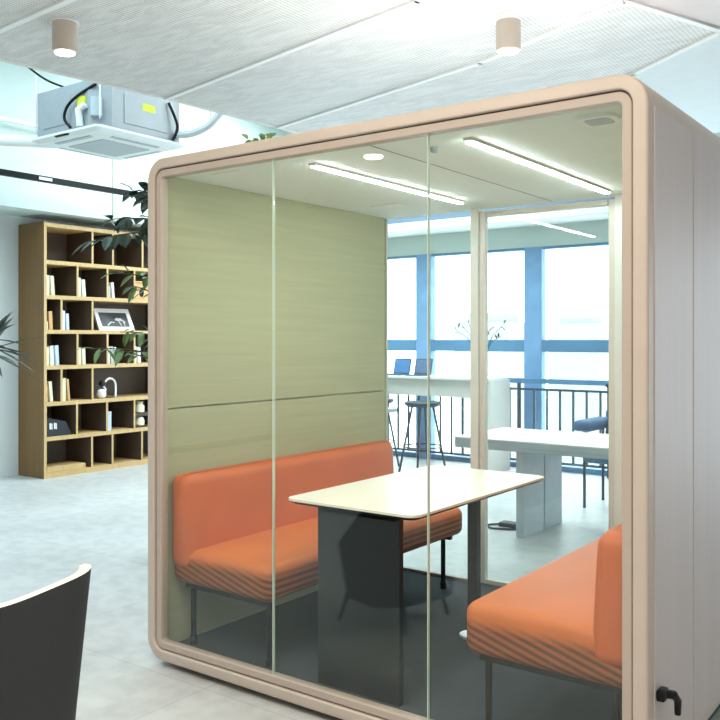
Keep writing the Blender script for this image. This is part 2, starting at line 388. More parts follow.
# back: fixed pane, glazed door, solid panel
MB().box((.048, 1.865, FZ), (.66, 1.875, ZT)).build('back_glass_panel', M['glass'], pod)
MB().box((.048, 1.85, FZ), (.66, 1.89, FZ+.018)).build('sill', M['shell'], pod)
MB().box((.677, 1.84, FZ), (.727, 1.91, ZT), .004).build('door_post', M['white'], pod)
dr = MB().box((.73, 1.855, FZ+.01), (.765, 1.895, 2.245), .003).box((1.505, 1.855, FZ+.01), (1.54, 1.895, 2.245), .003)
dr.box((.765, 1.855, 2.215), (1.50, 1.895, 2.245), .003).box((.765, 1.855, FZ+.01), (1.50, 1.895, FZ+.035), .003)
door = dr.build('door', M['bar_white'], pod)
MB().box((.765, 1.87, FZ+.035), (1.50, 1.88, 2.215)).build('door_pane', M['glass'], door)
MB().tube([(1.48, 1.90, 1.0), (1.48, 1.94, 1.0), (1.48, 1.94, 1.25), (1.48, 1.90, 1.25)], .009).build('door_handle', M['black'], door)
MB().box((1.543, 1.84, FZ), (1.61, 1.91, ZT), .004).build('door_post', M['white'], pod)
MB().box((1.61, 1.85, FZ), (W-.03, 1.89, ZT)).build('back_panel', M['green'], pod)
# black hook on the outside
hk = MB().box((W+.004, .062, .375), (W+.03, .115, .41), .006)
hk.tube([(W+.02, .09, .395), (W+.045, .11, .39), (W+.05, .135, .365), (W+.048, .14, .32)], [.014, .014, .012, .01])
hk.build('side_hook', M['black'], pod, smooth=True)

# ================================================================== SOFAS
def cushion(a, b, r, dome=0.0, seg=4, axis=2):
    mb = MB(); mb.box(a, b, r, seg)
    for _ in range(0): pass
    return mb
def sofa(label, mir):
    cx = .355
    S = lambda x: (W-.04-x) if mir else x
    root = empty('sofa', (S(cx), .95, FZ), label, 'sofa', None)
    def bx(x0, x1, y0, y1, z0, z1, r, seg=5):
        a, b = sorted((S(x0), S(x1))); mb = MB(); mb.box((a, y0, z0), (b, y1, z1), r, seg); return mb
    s = bx(.05 if not mir else .0, .665, .10, 1.80, .36, .52 if not mir else .55, .045)
    bmesh.ops.subdivide_edges(s.bm, edges=[e for e in s.bm.edges if e.calc_length() > .3], cuts=9, use_grid_fill=True)
    for v_ in s.bm.verts:
        if v_.co.z > .5:
            tx = (S(v_.co.x)-.05)/.615; ty = (v_.co.y-.1)/1.7
            v_.co.z += .014*max(0, math.sin(PI*min(1, max(0, tx))))*max(0, math.sin(PI*min(1, max(0, ty))))**.4
    s.build('seat', M['orange_reflect_stripe'], root, smooth=True)
    b = bx(.05 if not mir else .0, .185, .085, 1.815, .43, .872, .05)
    bmesh.ops.subdivide_edges(b.bm, edges=[e for e in b.bm.edges if e.calc_length() > .25], cuts=7, use_grid_fill=True)
    for v_ in b.bm.verts:
        t = (v_.co.z-.5)/.37
        v_.co.x += (-1 if mir else 1)*(-.02*max(0, t) if S(v_.co.x) > .15 else 0)
    b.build('backrest', M['orange'], root, smooth=True)
    f = MB(); a_, b_ = sorted((S(.10), S(.62)))
    for yy in (.16, 1.72): f.box((a_, yy-.012, .335), (b_, yy+.012, .362))
    f.box(((a_+b_)/2-.02, .16, .34), ((a_+b_)/2+.02, 1.72, .358))
    bmesh.ops.remove_doubles(f.bm, verts=f.bm.verts[:], dist=.0001)
    f.build('frame', M['black'], root)
    for x in (.12, .60):
        for yy in (.18, 1.66):
            MB().tube([(S(x), yy, FZ), (S(x), yy, FZ+.035), (S(x), yy, FZ+.04), (S(x), yy, .345)], [.018, .018, .0135, .0135], 12).build('leg', M['black'], root, smooth=True)
    return root
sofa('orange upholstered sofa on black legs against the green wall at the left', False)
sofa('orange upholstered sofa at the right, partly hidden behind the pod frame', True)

# ================================================================== POD TABLE
tb = empty('meeting_table', (1.04, .75, FZ), 'cream rectangular table with rounded corners and black panel leg between the sofas', 'table')
tt = MB(); P = rrect(.715, 1.38, .145, 1.36, .05)
Pi = rrect(.735, 1.36, .165, 1.34, .04)
lo = [tt.bm.verts.new((x, y_, .800)) for x, y_ in Pi]; mi = [tt.bm.verts.new((x, y_, .812)) for x, y_ in P]
hi = [tt.bm.verts.new((x, y_, .822)) for x, y_ in P]; n_ = len(P)
for A_, B_ in ((mi, hi),):
    for k in range(n_): tt.bm.faces.new((A_[k], A_[(k+1) % n_], B_[(k+1) % n_], B_[k]))
tt.bm.faces.new(mi[::-1]); tt.bm.faces.new(hi)
for v_ in lo: tt.bm.verts.remove(v_)
ub = MB(); lo = [ub.bm.verts.new((x, y_, .798)) for x, y_ in Pi]; mi2 = [ub.bm.verts.new((x, y_, .8118)) for x, y_ in P]
for k in range(n_): ub.bm.faces.new((lo[k], lo[(k+1) % n_], mi2[(k+1) % n_], mi2[k]))
ub.bm.faces.new(lo[::-1]); ub.bm.faces.new(mi2); ub.build('bevelled_underside', M['black'], tb)
tt.build('tabletop', M['table_white'], tb)
MB().box((.885, .165, FZ), (1.297, .195, .80), .004).build('panel_leg', M['panel_black'], tb)
MB().box((1.112, 1.03, FZ+.012), (1.162, 1.075, .80), .003).build('post_leg', M['black'], tb)
MB().lathe([(.062, 0), (.062, .006), (.058, .012), (.01, .014)], (1.128, 1.045, FZ)).build('foot_disc', M['steel'], tb)
MB().box((.9, .165, .785), (1.28, 1.25, .80)).build('underframe', M['black'], tb)

# ================================================================== BOOKCASE
SX0, SX1, SY0, SY1, SZ = -5.52, -5.046, 2.819, 6.0, 2.757
bc = empty('bookcase', ((SX0+SX1)/2, (SY0+SY1)/2, 0), 'tall oak bookcase with seven rows of open cubbies along the left wall', 'bookcase')
def yshelf(u):  # image column of a divider edge, measured on the bookcase front
    fw = Vector((-math.sin(.6345), math.cos(.6345))); r = Vector((math.cos(.6345), math.sin(.6345)))
    d = fw*868.6+r*(u-360); t = (SX1-3.1827)/d.x
    return -2.6574+t*d.y
T = .036
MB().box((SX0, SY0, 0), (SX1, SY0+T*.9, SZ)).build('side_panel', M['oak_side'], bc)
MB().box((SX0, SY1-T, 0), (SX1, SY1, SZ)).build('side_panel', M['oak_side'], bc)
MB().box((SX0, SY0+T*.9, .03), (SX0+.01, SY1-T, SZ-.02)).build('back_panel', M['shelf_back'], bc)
for a_ in (SY0, SY1-T*.9): MB().box((SX1, a_, 0), (SX1+.004, a_+T*.9, SZ)).build('edge_strip', M['oak'], bc)
zb = [.0, .401, .776, 1.170, 1.556, 1.93, 2.305, 2.708]  # board undersides, the bottom one first
for i, z in enumerate(zb):
    MB().box((SX0+.01, SY0+T*.9, z), (SX1+.003, SY1-T, z+(.058 if i == 0 else .042))).build('shelf_board', M['oak'], bc)
divs = {0: [92, 112.5, 142], 1: [77, 107, 134.5], 2: [61.5, 92.5], 3: [77.5, 107.5, 134.5], 4: [61.5, 92.5], 5: [77.5, 107.5, 134.5], 6: [92.5, 113, 142.5]}
wallY = {}
for row, us in divs.items():
    ys = [yshelf(u) for u in us]; wallY[row] = [SY0+.036]+[q+.012 for q in ys]
    extra = ys[-1]+(.55 if len(us) == 3 else 1.15)
    while extra < SY1-.3: ys.append(extra); extra += .5
    for q in ys:
        zlo = zb[row]+(.058 if row == 0 else .042); zhi = zb[row+1]
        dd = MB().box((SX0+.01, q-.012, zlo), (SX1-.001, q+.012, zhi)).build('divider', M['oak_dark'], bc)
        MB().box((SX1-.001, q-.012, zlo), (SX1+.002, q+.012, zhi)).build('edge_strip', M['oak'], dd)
ztop = lambda row: zb[row]+(.058 if row == 0 else .042)

rowname = {5: 'second row', 4: 'third row', 3: 'middle row', 2: 'fifth row', 1: 'sixth row'}
cellname = ['leftmost cubby', 'second cubby', 'third cubby', 'fourth cubby']
def book(row, cell, idx, n, off, th, h, depth, lean, m, desc):
    y0 = wallY[row][cell]+off; z0 = ztop(row)+.0005; x1 = SX1-.03; x0 = x1-depth
    rot = Matrix.Rotation(lean, 3, 'X'); piv = (x0, y0+th if lean < 0 else y0, z0)
    root = bpy.data.objects.new('book', None); col.objects.link(root); root.location = (x0+depth/2, y0+th/2, z0)
    pos = '' if n == 1 else [' leftmost', ' next to the leftmost', ' third from left', ' rightmost'][idx if idx < n-1 else 3]+' of %s' % ['', '', 'two', 'three', 'four'][n]
    tag(root, '%s book in %s of bookcase %s%s' % (desc, cellname[cell], rowname[row], pos and ','+pos), 'book', 'books standing in the oak bookcase')
    c = MB(); t = .003
    c.box((x0, y0, z0), (x1, y0+t, z0+h), rot=rot, piv=piv).box((x0, y0+th-t, z0), (x1, y0+th, z0+h), rot=rot, piv=piv)
    c.box((x1-t, y0, z0), (x1, y0+th, z0+h), .001, 1, rot=rot, piv=piv)
    c.build('cover', m, root)
    MB().box((x0+.006, y0+t, z0+.004), (x1-t, y0+th-t, z0+h-.004), rot=rot, piv=piv).build('page_block', M['book_cream'], root)
B = M
def books(row, cell, specs):
    off = .004
    for i, (th, h, lean, m, desc) in enumerate(specs):
        off += math.sin(lean)*h if i == 0 or lean > specs[i-1][2] else 0
        book(row, cell, i, len(specs), off, th, h, .2, lean, M['book_'+m], desc); off += th+.007
books(5, 0, [(.05, .215, 0, 'cream', 'Cream'), (.045, .21, .07, 'lime', 'Pale yellow-green leaning')])
books(5, 1, [(.05, .21, 0, 'cream', 'Cream'), (.045, .19, .09, 'paper', 'White leaning')])
books(5, 2, [(.05, .14, 0, 'greyb', 'Short grey'), (.035, .18, .10, 'paper', 'White leaning')])
books(4, 0, [(.03, .09, 0, 'cream', 'Small cream'), (.045, .20, .05, 'tan', 'Tan')])
books(4, 1, [(.05, .21, 0, 'paper', 'White'), (.04, .18, .05, 'paleblue', 'Pale blue leaning')])
books(3, 0, [(.045, .20, .0, 'lime', 'Pale yellow-green'), (.045, .21, .05, 'paper', 'White leaning'), (.045, .215, .06, 'paleblue', 'Pale blue leaning')])
books(3, 1, [(.055, .19, 0, 'lime', 'Pale yellow-green'), (.045, .185, .04, 'cream', 'Cream leaning')])
books(3, 2, [(.04, .2, 0, 'paper', 'White'), (.04, .2, .03, 'greyb', 'Grey'), (.03, .19, .05, 'paper', 'Slim white leaning')])
books(3, 3, [(.04, .2, 0, 'cream', 'Cream'), (.05, .19, .05, 'paper', 'White leaning')])
books(2, 0, [(.03, .19, 0, 'tan', 'Tan'), (.04, .22, .09, 'cream', 'Cream leaning')])
books(2, 1, [(.06, .25, 0, 'cream', 'Thick cream'), (.03, .24, .09, 'tan', 'Slim tan leaning')])
books(1, 2, [(.07, .22, 0, 'paleblue', 'Pale blue and white')])
# picture frame leaning in the wide cubby
y0 = wallY[4][2]+.13; z0 = ztop(4)
fr = empty('picture_frame', (-5.2, y0+.3, z0), 'white framed dark photograph leaning in the bookcase, third row', 'picture frame')
rt = Matrix.Rotation(-.48, 3, 'Y'); pv = (-5.10, y0, z0)
mb = MB(); w_, h_, e_ = .50, .29, .05
for a, b in (((0, 0), (w_, e_)), ((0, h_-e_), (w_, h_)), ((0, e_), (e_, h_-e_)), ((w_-e_, e_), (w_, h_-e_))):
    mb.box((-5.12, y0+a[0], z0+a[1]), (-5.10, y0+b[0], z0+b[1]), rot=rt, piv=pv)
mb.build('frame', M['white'], fr)
MB().box((-5.115, y0+e_, z0+e_), (-5.108, y0+w_-e_, z0+h_-e_), rot=rt, piv=pv).build('photograph', M['photo_dark'], fr)
an = MB()  # pale animal figure in the print
for (ya, za, yb, zb_, r_) in ((.14, .07, .20, .115, .010), (.20, .115, .25, .11, .008), (.29, .15, .36, .15, .022), (.36, .15, .40, .11, .013), (.31, .14, .335, .07, .008), (.38, .13, .385, .07, .008), (.27, .14, .30, .165, .013)):
    an.tube([rt @ (Vector((-5.1075, y0+ya, z0+za))-Vector(pv))+Vector(pv), rt @ (Vector((-5.1075, y0+yb, z0+zb_))-Vector(pv))+Vector(pv)], r_*.9, 8)
for v_ in an.bm.verts:
    q = rt.inverted() @ (v_.co-Vector(pv)); q.x = -.0075+(q.x+.0075)*.08; v_.co = rt @ q+Vector(pv)
an.build('animal_figure', M['book_greyb'], fr)
# arched ornament, fifth row
y0 = wallY[2][2]; z0 = ztop(2)
og = empty('desk_ornament', (-5.14, y0+.27, z0), 'white arched gooseneck ornament with a round head in the bookcase, fifth row', 'ornament')
arc = [(-5.13, y0+.37, z0+.003), (-5.13, y0+.37, z0+.13)]+[(-5.13, y0+.29+.08*math.cos(a), z0+.14+.085*math.sin(a)) for a in [k*PI/8 for k in range(0, 7)]]+[(-5.13, y0+.20, z0+.14), (-5.13, y0+.235, z0+.09)]
MB().tube(arc, .012, 10).build('gooseneck', M['white'], og, smooth=True)
MB().lathe([(.01, 0), (.04, .01), (.055, .045), (.048, .085), (.02, .105)], (-5.12, y0+.165, z0), 20).build('round_body', M['white'], og, smooth=True)
MB().lathe([(.02, 0), (.042, .02), (.042, .05), (.02, .075)], (-5.15, y0+.20, z0+.13), 16).build('dark_knob', M['blackplastic'], og, smooth=True)
MB().box((-5.16, y0+.13, z0), (-5.10, y0+.39, z0+.006), .002).build('base', M['blackplastic'], og)
# birdhouse-like wooden box, second row
y0 = wallY[5][3]+.02; z0 = ztop(5)
bh = empty('wooden_box', (-5.14, y0+.09, z0), 'small pale wooden box with dark oval hole in the bookcase, second row', 'ornament')
MB().box((-5.22, y0, z0), (-5.08, y0+.22, z0+.2), .012).build('body', M['book_tan'], bh)
ov = MB(); ov.lathe([(.042, 0), (.042, .004)], (0, 0, 0), 24)
for v_ in ov.bm.verts: v_.co = Vector((-5.081+v_.co.z, y0+.10+v_.co.x*.8, z0+.08+v_.co.y*1.25))
ov.build('dark_hole', M['black'], bh)
MB().prism([(-5.24, y0-.01), (-5.07, y0-.01), (-5.07, y0+.23), (-5.24, y0+.23)], z0+.2, z0+.215).build('lid', M['oak'], bh)
# sixth row: dark desk clock-like box with white figures, cream jars stacked on a small stand
y0 = wallY[1][0]+.02; z0 = ztop(1)
dc = empty('dark_display', (-5.14, y0+.14, z0), 'black tilted display block with small white marks in the bookcase, sixth row', 'ornament')
bb = MB(); prof = [(0, 0), (.32, 0), (.24, .15), (.04, .2), (0, .2)]
bb.prism(prof, 0, .12)
for v_ in bb.bm.verts: v_.co = Vector((-5.20+v_.co.z, y0+v_.co.x, z0+v_.co.y))
bb.build('block', M['blackplastic'], dc)
mk = MB()
for yy in (.035, .09): mk.box((-5.08, y0+yy, z0+.08), (-5.077, y0+yy+.02, z0+.145)).box((-5.08, y0+yy+.025, z0+.075), (-5.077, y0+yy+.035, z0+.14))
mk.build('white_marks', M['book_paper'], dc)
y0 = wallY[1][3]+.02
st = empty('small_rack', (-5.15, y0+.13, z0), 'small dark two-level stand in the bookcase, sixth row, right end', 'stand')
MB().box((-5.24, y0, z0), (-5.07, y0+.26, z0+.02)).box((-5.24, y0, z0+.135), (-5.07, y0+.26, z0+.175)).box((-5.24, y0+.25, z0+.02), (-5.07, y0+.26, z0+.135)).box((-5.24, y0, z0+.02), (-5.23, y0+.25, z0+.135)).build('rack_frame', M['oak_dark'], st)
for zz, lb, hh in ((z0+.0205, 'cream lidded jar on the lower level of the small dark stand', .10), (z0+.1755, 'cream waisted vase on top of the small dark stand', .13)):
    o = MB().lathe([(.045, 0), (.06, .01), (.06, hh*.6), (.038 if hh > .1 else .05, hh*.8), (.045, hh)], (-5.12, y0+.10, zz), 20).build('jar', M['book_cream'], None, smooth=True)
    tag(o, lb, 'jar', 'cream jars at the right of the bookcase')
y0 = wallY[0][0]; z0 = ztop(0)
wb = MB().box((-5.34, y0+.01, z0), (-5.055, y0+.50, z0+.055), .004).build('flat_box', M['oak'])
tag(wb, 'flat light wooden box lying in the bottom left cubby of the bookcase', 'box')

# ================================================================== AIR CONDITIONER + PIPES
ac = empty('air_conditioner', (-3.45, 2.44, 3.3), 'ceiling cassette air conditioner with exposed metal body hanging above the bookcase', 'air conditioner')
ax0, ax1, ay0, ay1, az = -3.95, -2.96, 1.94, 2.95, 3.28
ap = MB()
Lp = [[(x, y_) for x, y_ in rrect(ax0+d, ax1-d, ay0+d, ay1-d, .05)] for d in (0, 0, .05, .16)]
zz = [az+.045, az+.025, az, az-.012]
VV = [[ap.bm.verts.new((x, y_, z)) for x, y_ in L] for L, z in zip(Lp, zz)]
for A_, B_ in zip(VV, VV[1:]):
    for k in range(len(A_)): ap.bm.faces.new((A_[k], A_[(k+1) % len(A_)], B_[(k+1) % len(A_)], B_[k]))
ap.bm.faces.new(VV[0]); ap.bm.faces.new(VV[-1][::-1])
ap.build('fascia_panel', M['ac_white'], ac)
MB().prism(rrect(ax0+.24, ax1-.24, ay0+.24, ay1-.24, .02), az-.018, az-.010).build('intake_grille', M['ac_grey'], ac)
for q in ((ax0+.24, ay0+.10, ax1-.24, ay0+.15), (ax0+.24, ay1-.15, ax1-.24, ay1-.10), (ax0+.10, ay0+.24, ax0+.15, ay1-.24), (ax1-.15, ay0+.24, ax1-.10, ay1-.24)):
    MB().box((q[0], q[1], az-.012), (q[2], q[3], az-.002), .003).build('air_flap', M['ac_grey'], ac)
MB().box((ax1-.6, ay0-.003, az+.008), (ax1-.42, ay0+.02, az+.018)).build('display_strip', M['black'], ac)
c_ = .14
body = [(ax0+.05, ay0+.05), (ax1-.05-c_, ay0+.05), (ax1-.05, ay0+.05+c_), (ax1-.05, ay1-.05), (ax0+.05, ay1-.05)]
MB().prism(body, az+.05, az+.46).build('casing', M['galv'], ac)
MB().prism([(x+(-.02 if x < -3.45 else .02), y_+(-.02 if y_ < 2.44 else .02)) for x, y_ in body], az+.045, az+.055).build('gasket', M['blackplastic'], ac)
MB().box((ax0+.15, ay0+.044, az+.12), (ax0+.55, ay0+.052, az+.38), .002).build('access_plate', M['galv'], ac)
MB().box((ax1-.054, ay0+.32, az+.12), (ax1-.044, ay1-.2, az+.38), .002).build('access_plate', M['galv'], ac)
MB().box((ax1-.053, ay0+.52, az+.27), (ax1-.042, ay0+.66, az+.335)).build('sticker', M['yellow'], ac)
MB().box((ax1-.32, ay0+.030, az+.25), (ax1-.22, ay0+.048, az+.32)).build('sticker', M['yellow'], ac)
MB().tube([(ax1-.40, ay0+.02, az+.07), (ax1-.46, ay0, az+.15), (ax1-.42, ay0, az+.25), (ax1-.30, ay0+.02, az+.33), (ax1-.12, ay0+.08, az+.42)], .013, curve=True).build('cable', M['black'], ac, smooth=True)
MB().tube([(ax1-.26, ay0+.02, az+.06), (ax1-.26, ay0+.0, az+.20), (ax1-.2, ay0+.03, az+.24)], .03).build('pump_pipe', M['ac_white'], ac, smooth=True)
MB().tube([(ax1-.12, ay0+.08, az+.14), (ax1-.12, ay0+.08, az+.30)], .05, 16).build('pump', M['ac_grey'], ac, smooth=True)
MB().tube([(ax1-.03, ay1-.15, az+.06), (ax1+.0, ay1-.12, az+.2), (ax1-.03, ay1-.2, az+.40)], .014, curve=True).build('cable', M['black'], ac, smooth=True)
for x in (ax0+.03, ax1-.03):
    for yy in (ay0+.05, ay1-.05): MB().tube([(x, yy, az+.1), (x, yy, ZC)], .006, 6).build('hanger_rod', M['steel'], ac)
ph = MB().tube([(-2.99, 2.85, 3.40), (-2.86, 2.92, 3.41), (-2.72, 3.0, 3.48), (-2.62, 3.08, 3.62)], .035, 12, curve=True).build('flexible_hose', M['hose'], ac, smooth=True)
def pipe(label, pts, r, m='white'):
    o = MB().tube(pts, r, 12).build('pipe', M[m], None, smooth=True); tag(o, label, 'pipe', 'pipes along the upper left wall'); return o
pipe('thick white pipe running from the left edge into the air conditioner', [(-5.0, 1.2, 3.36), (-4.6, 1.6, 3.36), (-3.97, 2.3, 3.36)], .055)
pipe('thin white pipe above the thick one at the upper left', [(-4.9, .8, 3.66), (-4.85, 2.0, 3.70), (-4.85, 5.5, 3.74)], .025)
cb = MB().tube([(-3.93, 1.9, 3.98), (-3.8, 2.05, 3.85), (-3.5, 2.2, 3.74), (-3.2, 2.3, 3.72)], .01, 8, curve=True).build('cable', M['black'], None, smooth=True)
tag(cb, 'thin dark cable sagging above the air conditioner', 'cable')
# black lighting track
trk = empty('lighting_track', (-4.6, 2.5, 3.09), 'long black suspended lighting track crossing the pale upper wall', 'lighting track')
MB().box((-4.62, -2.0, 3.085), (-4.58, 6.2, 3.145)).build('track', M['black'], trk)
MB().box((-4.57, 2.45, 3.10), (-4.575, 2.60, 3.13)).build('connector', M['white'], trk)
for yy in (-1.0, 1.6, 4.6): MB().tube([(-4.6, yy, 3.145), (-4.6, yy, ZC)], .004, 6).build('suspension_wire', M['steel'], trk)
# cylinder downlights below the mesh ceiling
def spot(x, y_, label):
    r = empty('ceiling_spotlight', (x, y_, 3.2), label, 'spotlight', 'cylinder spotlights under the metal mesh ceiling')
    MB().lathe([(.066, -.16), (.066, -.005), (.06, 0)], (x, y_, 3.2), 28).build('housing', M['shell'], r, smooth=True)
    MB().lathe([(.052, -.166), (.052, -.158)], (x, y_, 3.2), 28).build('lens', M['lamp_glow'], r)
    MB().lathe([(.075, -.004), (.075, 0)], (x, y_, 3.2), 28).build('collar', M['white'], r)
spot(1.07, 1.55, 'pale cylinder spotlight right of centre, above the pod')
spot(-.86, .16, 'pale cylinder spotlight at the upper left, above the air conditioner')

# ================================================================== PLANTS
def leaf(mb, base, d, L, w_, droop=.25, up=Vector((0, 0, 1))):
    d = d.normalized(); side = d.cross(up)
    if side.length < .1: side = Vector((1, 0, 0))
    side.normalize(); nrm = side.cross(d)
    prof = [(0, .08), (.25, .8), (.5, 1), (.75, .7), (1, .02)]
    rows = []
    for t, k in prof:
        c = base+d*L*t-Vector((0, 0, 1))*droop*L*t*t
        rows.append([c-side*w_*k/2+nrm*w_*k*.12, c, c+side*w_*k/2+nrm*w_*k*.12])
    mb.grid(rows)
tr = empty('potted_tree', (-1.46, 1.5, 0), 'tall indoor tree with dark leaves behind the left edge of the pod', 'plant')
tx, ty = -1.46, 1.5
MB().lathe([(.11, 0), (.14, .28), (.15, .36), (.125, .36), (.12, .32)], (tx, ty, 0)).build('pot', M['pot'], tr, smooth=True)
MB().lathe([(.122, .31), (.115, .325)], (tx, ty, 0)).build('soil', M['soil'], tr)
MB().tube([(tx, ty, .32), (tx+.02, ty, 1.0), (tx-.01, ty, 1.7), (tx+.02, ty, 2.5)], [.028, .024, .018, .01]).build('trunk', M['bark'], tr, smooth=True)
rnd = random.Random(11)
def branch(ends, m, nm, dens, L, wd):
    lm = MB(); bm_ = MB()
    for (z, dx, dy, dz) in ends:
        a = Vector((tx, ty, z)); e = Vector((tx+dx, ty+dy, z+dz)); mid = (a+e)/2+Vector((0, 0, .06))
        pts = [a.lerp(mid, t)*(1-t)+mid.lerp(e, t)*t for t in [k/6 for k in range(7)]]
        bm_.tube(pts, [.009-.001*k for k in range(7)], 6)
        for k in range(dens):
            t = .35+.65*k/dens; p = a.lerp(mid, t)*(1-t)+mid.lerp(e, t)*t
            dv = (e-a).normalized()*.4+Vector((rnd.uniform(-1, 1), rnd.uniform(-1, 1), rnd.uniform(-.7, .3)))
            leaf(lm, p, dv, L*rnd.uniform(.7, 1.1), wd, .3)
    bm_.build('branch', M['bark'], tr, smooth=True); lm.build(nm, m, tr)
# direction across the picture to the left is about (-0.8, -0.6)
branch([(2.3, -.46, -.28, .04), (2.3, -.30, -.18, .26), (2.25, -.60, -.32, -.06), (2.35, -.22, -.14, .2), (2.3, .1, .2, .1), (2.3, .2, .05, .1)], M['leaf_dark'], 'foliage', 13, .15, .075)
branch([(1.85, -.44, -.22, .12), (1.7, -.32, -.16, .18), (1.45, -.38, -.2, .1), (1.35, -.58, -.32, .08), (1.25, -.38, -.2, .16), (1.5, .2, .1, .1)], M['leaf'], 'lower_foliage', 10, .14, .05)
# palm at the left edge
pm = empty('potted_palm', (-4.10, 1.42, 0), 'palm with long narrow grey-green fronds at the left edge', 'plant')
MB().lathe([(.11, 0), (.14, .30), (.12, .30), (.11, .27)], (-4.10, 1.42, 0)).build('pot', M['pot'], pm, smooth=True)
MB().tube([(-4.10, 1.42, .3), (-4.10, 1.42, .9), (-3.9, 1.5, 1.45)], [.03, .025, .02]).build('trunk', M['bark'], pm, smooth=True)
lm = MB(); r2 = random.Random(4)
for k in range(46):
    a = k*2.399; el = r2.uniform(-.5, 1.25); d = Vector((math.cos(a)*math.cos(el), math.sin(a)*math.cos(el), math.sin(el)))
    leaf(lm, Vector((-3.9, 1.5, r2.uniform(1.36, 1.50))), d, r2.uniform(.4, .56), .065, .12)
lm.build('frond', M['palm'], pm)
# small plant on the pod roof
sp = empty('small_roof_plant', (.36, .42, Z1), 'small green plant peeking over the top edge of the pod', 'plant')
MB().lathe([(.05, 0), (.065, .09), (.055, .09), (.05, .08)], (.36, .42, Z1), 20).build('pot', M['pot'], sp, smooth=True)
lm = MB()
for k in range(46):
    a = k*2.399; el = r2.uniform(.1, 1.4); d = Vector((math.cos(a)*math.cos(el), math.sin(a)*math.cos(el), math.sin(el)))
    q = Vector((.36, .42, Z1+.02+.11*r2.random()))+Vector((r2.uniform(-.09, .07), r2.uniform(-.06, .06), 0))
    leaf(lm, q, d, r2.uniform(.04, .065), .035, .3)
lm.build('foliage', M['leaf'], sp)

# ================================================================== FAR SIDE: BAR, STOOLS, LAPTOPS
bar = empty('bar_counter', (-3.1, 6.1, 0), 'long white bar-height counter with deep apron along the windows', 'counter')
MB().box((-5.0, 5.85, 1.035), (-1.36, 6.38, 1.065), .004).build('worktop', M['white_top'], bar)
MB().box((-5.0, 5.90, .84), (-1.385, 5.93, 1.035)).build('apron', M['bar_white'], bar)
MB().box((-1.385, 5.90, 0), (-1.345+.01, 6.38, 1.035), .003).build('end_panel', M['bar_white'], bar)
MB().box((-5.0, 5.90, 0), (-4.95, 6.38, 1.035), .003).build('end_panel', M['bar_white'], bar)
def stool(x, y_, label):
    r = empty('bar_stool', (x, y_, 0), label, 'bar stool', 'bar stools at the white counter')
    s = MB().lathe([(.06, .735), (.17, .745), (.20, .765), (.205, .79), (.19, .80), (.10, .79)], (x, y_, 0), 28)
    s.build('seat', M['rail'], r, smooth=True)
    for i in range(4):
        a = PI/4+i*PI/2
        MB().tube([(x+.27*math.cos(a), y_+.27*math.sin(a), .0), (x+.12*math.cos(a), y_+.12*math.sin(a), .745)], .0125, 8).build('leg', M['rail'], r, smooth=True)
    MB().tube([(x+.22*math.cos(a), y_+.22*math.sin(a), .30) for a in [k*PI/14 for k in range(29)]], .008, 6).build('footrest', M['rail'], r, smooth=True)
    return r
stool(-2.01, 5.58, 'dark round-seated bar stool in full view before the counter')
stool(-2.70, 5.66, 'dark bar stool cut off by the edge of the green wall')
def laptop(x, y_, rz, m, label):
    r = empty('laptop', (x, y_, 1.065), label, 'laptop', 'laptops open on the white bar counter')
    R_ = Matrix.Rotation(rz, 3, 'Z'); p = Vector((x, y_, 1.065))
    MB().box((x-.12, y_-.2, 1.0655), (x+.12, y_, 1.08), .004, rot=R_, piv=p).build('keyboard_base', M['screen_dark'], r)
    tl = Matrix.Rotation(rz, 3, 'Z') @ Matrix.Rotation(-.25, 3, 'X')
    MB().box((x-.12, y_, 1.075), (x+.12, y_+.01, 1.27), .004, rot=tl, piv=p).build('lid', M['screen_dark'], r)
    MB().box((x-.108, y_-.002, 1.09), (x+.108, y_+.001, 1.255), rot=tl, piv=p).build('screen', m, r)
laptop(-2.66, 6.12, .0, M['screen'], 'left open laptop with a blue screen on the counter')
laptop(-2.36, 6.12, .0, M['cushion_blue'], 'right open laptop with a dark screen on the counter')
# sprig in a vase on the counter
vs = empty('vase_of_twigs', (-1.56, 6.1, 1.065), 'slim vase with thin leafy twigs on the counter end', 'vase')
MB().lathe([(.03, 0), (.035, .02), (.03, .12), (.015, .16), (.018, .2)], (-1.56, 6.1, 1.065), 18).build('vase', M['pot'], vs, smooth=True)
tw = MB(); lm = MB(); r3 = random.Random(5)
for k in range(9):
    a = k*.7; e = Vector((-1.56+.34*math.cos(a)*r3.uniform(.6, 1), 6.1+.1*math.sin(a), 1.5+r3.uniform(.0, .22)))
    s0 = Vector((-1.56, 6.1, 1.2)); mid = (s0+e)/2+Vector((0, 0, .1))
    tw.tube([s0, mid, e], [.006, .005, .003], 5)
    for t in (.3, .5, .65, .8, .95, 1):
        q = mid.lerp(e, t); leaf(lm, q, Vector((math.cos(a)+r3.uniform(-1, 1), r3.uniform(-.5, .5), r3.uniform(-.5, .8))), .075, .026, .1)
tw.build('twig', M['rail'], vs); lm.build('leaves', M['leaf_dark'], vs)
